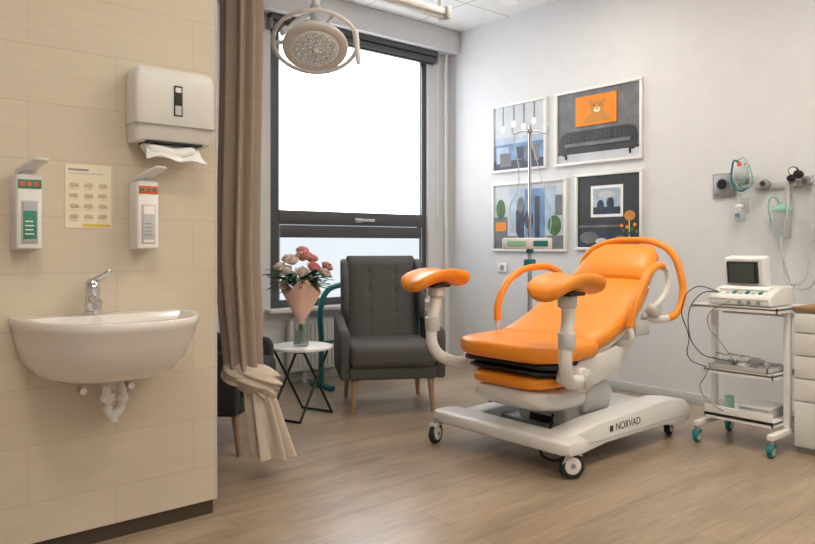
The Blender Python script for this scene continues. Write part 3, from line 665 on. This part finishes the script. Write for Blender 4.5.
lr=[('r',0,0,1,0.22,'pn'),('r',0.22,0.42,0.74,0.86,'paper'),('r',0.26,0.46,0.70,0.82,'ps'),('r',0.26,0.46,0.70,0.56,'pn'),('e',0.32,0.5,0.44,0.66,'pn'),('e',0.48,0.5,0.6,0.7,'pn'),('e',0.34,0.68,0.62,0.78,'pl'),('r',0.0,0.28,0.7,0.31,'pm'),('r',0.83,0.1,0.845,0.42,'yellow'),('e',0.76,0.36,0.93,0.5,'bear'),('e',0.04,0.05,0.34,0.22,'pm'),('e',0.3,0.03,0.5,0.13,'pl'),('e',0.6,0.04,0.8,0.16,'brown')]
for q,(uu,vv) in enumerate([(0.72,0.2),(0.78,0.25),(0.86,0.22),(0.9,0.28),(0.8,0.17),(0.7,0.27),(0.93,0.19)]): lr.append(('e',uu,vv,uu+0.05,vv+0.05,'po' if q%2 else 'leaf'))
picture(2.89,3.488,1.06,1.66,lr,'pd')
# ================= WALL MEDICAL ITEMS
g=group('wall_power_outlet',(RX,2.285,1.42))
box('plate',(-0.02,-0.075,0),(0,0.075,0.16),'grey',g,0.006)
box('plate_face',(-0.023,-0.062,0.012),(-0.018,0.062,0.148),'steel',g,0.003)
cyl('socket_ring',(-0.035,0,0.085),(-0.018,0,0.085),0.045,'grey',g,bev=0.004)
cyl('socket',(-0.037,0,0.085),(-0.034,0,0.085),0.034,'black',g)
for k in(-1,1): cyl('screw',(-0.026,k*0.05,0.022),(-0.019,k*0.05,0.022),0.006,'chrome',g)
g=group('wall_power_outlet',(RX,4.27,0.86))
box('plate',(-0.015,-0.05,0),(0,0.05,0.08),'white',g,0.004); cyl('socket',(-0.017,0,0.04),(-0.014,0,0.04),0.025,'grey',g)
g=group('medical_gas_rail',(RX,1.85,1.48))
box('rail',(-0.03,-0.5,-0.02),(-0.015,0.22,0.02),'lgrey',g,0.003)
for y in (-0.4,-0.05,0.17): box('rail_bracket',(-0.02,y,-0.025),(0,y+0.04,0.025),'grey',g,0.003)
for y,m in ((0.15,'grey'),(-0.02,'lgrey'),(-0.1,'grey')):
    cyl('gas_outlet',(-0.07,y,0.01),(-0.03,y,0.01),0.03,m,g,bev=0.004); cyl('outlet_button',(-0.085,y,0.01),(-0.07,y,0.01),0.015,'chrome',g)
cyl('regulator_body',(-0.06,-0.02,0.03),(-0.10,-0.02,0.03),0.02,'black',g)
cyl('regulator_knob',(-0.08,-0.07,0.05),(-0.12,-0.07,0.05),0.026,'black',g,bev=0.004)
cyl('pressure_gauge',(-0.08,-0.03,0.075),(-0.06,-0.03,0.075),0.028,'black',g); cyl('gauge_face',(-0.083,-0.03,0.075),(-0.08,-0.03,0.075),0.022,'paper',g)
tube('hose_hook',[(-0.05,-0.15,0),(-0.09,-0.15,-0.02),(-0.1,-0.15,0.04)],0.006,'chrome',g)
tube('oxygen_hose',[(-0.07,0.0,0),(-0.13,-0.02,-0.15),(-0.10,0.02,-0.45),(-0.13,-0.06,-0.62),(-0.09,-0.13,-0.4),(-0.09,-0.15,0.0)],0.007,'tube',g)
tube('oxygen_hose',[(-0.07,0.01,0.0),(-0.10,0.03,-0.2),(-0.12,0.0,-0.5),(-0.1,-0.08,-0.65),(-0.1,-0.2,-0.45),(-0.09,-0.15,-0.02)],0.006,'tube',g)
g=group('suction_canister',(RX,1.885,1.14))
lathe('jar',[(0,0),(0.042,0),(0.048,0.01),(0.052,0.17),(0.048,0.175),(0,0.175)],'tray',g,(-0.07,0,0))
lathe('lid',[(0,0.215),(0.03,0.213),(0.05,0.2),(0.058,0.19),(0.058,0.172),(0,0.172)],'tgreen',g,(-0.07,0,0))
cyl('fluid',(-0.07,0,0.004),(-0.07,0,0.04),0.043,'tgreen',g)
box('bracket',(-0.03,-0.03,0.12),(0,0.03,0.28),'lgrey',g,0.004)
box('bracket_arm',(-0.07,-0.02,0.205),(0,0.02,0.225),'lgrey',g,0.004)
tube('suction_line',[(-0.07,0.01,0.21),(-0.10,0.05,0.26),(-0.10,0.07,0.22),(-0.08,0.065,0.1)],0.006,'tgreen',g)
g=group('humidifier_bottle',(RX,2.155,1.25))
lathe('bottle',[(0,0),(0.03,0),(0.035,0.01),(0.035,0.07),(0.02,0.09),(0.018,0.1),(0,0.1)],'tray',g,(-0.06,0,0))
cyl('cap',(-0.06,0,0.09),(-0.06,0,0.115),0.026,'white',g,bev=0.004)
box('holder',(-0.06,-0.012,0.1),(-0.01,0.012,0.125),'grey',g)
box('wall_plate',(-0.015,-0.035,0.07),(0,0.035,0.16),'lgrey',g,0.003)
cyl('flow_meter',(-0.06,0,0.11),(-0.06,0,0.18),0.01,'tube',g); box('label',(-0.097,-0.015,0.03),(-0.094,0.015,0.055),'pb',g)
g=group('resuscitation_mask_set',(RX,2.14,1.50))
sph('squeeze_bag',(-0.08,0.0,0.06),0.05,'tube',g,(1,1,1.2))
lathe('mask',[(0.015,0.06),(0.03,0.045),(0.045,0.02),(0.05,0.0),(0.04,0.0),(0.02,0.04)],'tgreen',g,(-0.09,0.02,0.02),rot=(30,60,0))
tube('breathing_tube',[(-0.08,0.0,0.12),(-0.09,0.03,0.15),(-0.07,0.06,0.11),(-0.08,0.055,0.0),(-0.09,0.0,-0.05),(-0.05,-0.03,-0.03)],0.006,'teal',g)
tube('tubing',[(-0.06,-0.01,0.1),(-0.07,-0.03,0.13),(-0.06,-0.055,0.08),(-0.05,-0.05,-0.02),(-0.05,0.02,-0.03)],0.005,'tgreen',g)
tube('tubing',[(-0.08,0.03,0.14),(-0.10,-0.03,0.16),(-0.10,-0.05,0.07),(-0.10,0.0,0.0),(-0.09,0.04,0.03),(-0.09,0.03,0.1)],0.005,'tube',g)
cyl('red_valve',(-0.1,0.0,0.11),(-0.1,0,0.135),0.014,'orlab',g)
box('hook_plate',(-0.03,-0.02,0.0),(0,0.02,0.05),'grey',g,0.004)
tube('hook',[(-0.02,0,0.03),(-0.09,0,0.02),(-0.1,0,0.06)],0.005,'chrome',g)
# ================= CART
g=group('equipment_trolley',(4.02,1.80,0))
for y in (-0.20,0.20):
    box('post',(-0.02,y-0.015,0.09),(0.02,y+0.015,0.76),'white',g,0.004)
    box('foot',(-0.22,y-0.018,0.09),(0.2,y+0.018,0.12),'white',g,0.006)
    for x in (-0.2,0.18):
        caster(g,x,y,0.034,'teal','lgrey',ang=0.0,top=0.095,w=0.026)
def shelf(z,x0,x1,y0,y1):
    box('shelf',(x0,y0,z),(x1,y1,z+0.014),'white',g,0.003)
    for a in ((x0,y0,x0+0.006,y1),(x1-0.006,y0,x1,y1),(x0,y0,x1,y0+0.006),(x0,y1-0.006,x1,y1)):
        box('shelf_lip',(a[0],a[1],z-0.012),(a[2],a[3],z+0.018),'white',g)
shelf(0.755,-0.19,0.2,-0.225,0.235)
shelf(0.40,-0.15,0.18,-0.185,0.185)
shelf(0.15,-0.15,0.18,-0.185,0.185)
box('basket_front',(-0.15,-0.185,0.15),(-0.142,0.185,0.21),'white',g,0.002)
box('push_bar',(0.14,-0.22,0.70),(0.16,0.22,0.72),'steel',g)
tube('cable',[(-0.1,0.12,0.84),(-0.2,0.22,0.86),(-0.24,0.27,0.75),(-0.2,0.25,0.58),(-0.18,0.26,0.46),(-0.17,0.16,0.42)],0.0028,'wire',g)
tube('cable',[(-0.1,0.10,0.84),(-0.22,0.18,0.82),(-0.22,0.24,0.62),(-0.2,0.18,0.5),(-0.1,0.12,0.46)],0.0028,'wire',g)
tube('cable',[(-0.08,0.05,0.425),(-0.19,0.1,0.45),(-0.18,0.17,0.36),(-0.17,0.2,0.3),(-0.16,0.1,0.2),(-0.1,0.0,0.17)],0.003,'grey',g)
tube('cable',[(-0.19,0.02,0.8),(-0.2,0.14,0.7),(-0.2,0.05,0.55),(-0.12,0.0,0.43)],0.003,'grey',g)
g=group('fetal_monitor',(4.02,1.80,0.774))
prism('console',[(-0.15,0.0),(-0.17,0.02),(-0.16,0.05),(-0.02,0.10),(0.14,0.10),(0.15,0.0)],'y',-0.18,0.16,'offw',g,0.01)
box('console_groove',(-0.155,-0.17,0.03),(-0.168,0.15,0.034),'grey',g)
box('screen_housing',(-0.05,-0.10,0.09),(0.04,0.12,0.265),'white',g,0.016,3,rot=(0,-8,0))
box('screen',(-0.072,-0.07,0.115),(-0.045,0.095,0.235),'black',g,0.004,rot=(0,-8,0))
box('screen_image',(-0.0735,-0.055,0.125),(-0.045,0.08,0.225),'screen',g,0.001,rot=(0,-8,0))
for k in range(6): box('key',(-0.13,-0.12+k*0.035,0.06),(-0.10,-0.10+k*0.035,0.073),'lgrey' if k%2 else 'teal',g,0.003,rot=(0,-20,0))
box('paper_chart',(-0.10,-0.14,0.08),(-0.05,0.12,0.094),'paper',g,rot=(0,-19,0))
for k in range(3): cyl('probe_port',(-0.176,-0.12+k*0.05,0.018),(-0.165,-0.12+k*0.05,0.018),0.011,'grey',g)
g=group('transducer_tray',(4.0,1.80,0.414))
box('tray_bottom',(-0.13,-0.16,0.004),(0.12,0.16,0.012),'lgrey',g,0.003)
for a in ((-0.13,-0.16,-0.124,0.16),(0.114,-0.16,0.12,0.16),(-0.13,-0.16,0.12,-0.154),(-0.13,0.154,0.12,0.16)): box('tray_side',(a[0],a[1],0.006),(a[2],a[3],0.03),'lgrey',g)
for k,(x,y,z) in enumerate([(-0.07,-0.1,0.012),(-0.06,0.0,0.012),(-0.05,0.1,0.012),(0.03,-0.06,0.012),(0.03,0.06,0.012),(-0.01,0.02,0.04),(-0.03,-0.06,0.04),(-0.03,0.09,0.04)]):
    lathe('transducer',[(0,0),(0.035,0),(0.04,0.008),(0.038,0.02),(0.015,0.028),(0,0.028)],'offw' if k%2 else 'grey',g,(x,y,z))
    tube('transducer_cable',[(x,y,z+0.026),(x-0.03,y+0.05,z+0.04),(x+0.02,y+0.08,z+0.03),(x+0.05,y,z+0.02)],0.003,'grey',g)
g=group('storage_box',(4.02,1.80,0.164))
box('body',(-0.09,-0.14,0),(0.12,0.02,0.05),'lgrey',g,0.006); box('lid',(-0.095,-0.145,0.05),(0.125,0.025,0.06),'white',g,0.004)
cyl('gel_bottle',(-0.03,0.1,0),(-0.03,0.1,0.09),0.025,'tgreen',g,bev=0.005)
# ================= CABINET
g=group('drawer_cabinet',(4.01,1.568,0))
box('carcass',(0.02,-0.55,0.03),(0.5,0,0.75),'offw',g,0.003)
box('top_board',(0.0,-0.56,0.75),(0.51,0.0,0.775),'brown',g,0.004)
zz=[0.04,0.28,0.40,0.52,0.64,0.745]
for a,b_ in zip(zz,zz[1:]):
    box('drawer_front',(0.0,-0.545,a),(0.02,-0.005,b_-0.006),'white',g,0.003)
    box('handle',(-0.015,-0.35,b_-0.045),(-0.005,-0.2,b_-0.035),'steel',g,0.003)
    for y in(-0.34,-0.21): box('handle_post',(-0.01,y-0.005,b_-0.044),(0.001,y+0.005,b_-0.036),'steel',g)
box('plinth',(0.03,-0.54,0),(0.49,-0.01,0.03),'grey',g)
# ================= CAMERA / WORLD
cam=bpy.data.cameras.new('camera'); co=bpy.data.objects.new('camera',cam); C.objects.link(co)
th=math.radians(40.3)
co.location=(0,0,1.1); co.rotation_euler=(math.radians(90),0,-th)
cam.sensor_width=36; cam.lens=715/815*36; cam.shift_y=-27/815; cam.clip_start=0.05
S.camera=co
wd=bpy.data.worlds.new('world'); S.world=wd; wd.use_nodes=True
wd.node_tree.nodes['Background'].inputs[0].default_value=(0.8,0.88,1,1); wd.node_tree.nodes['Background'].inputs[1].default_value=0.6
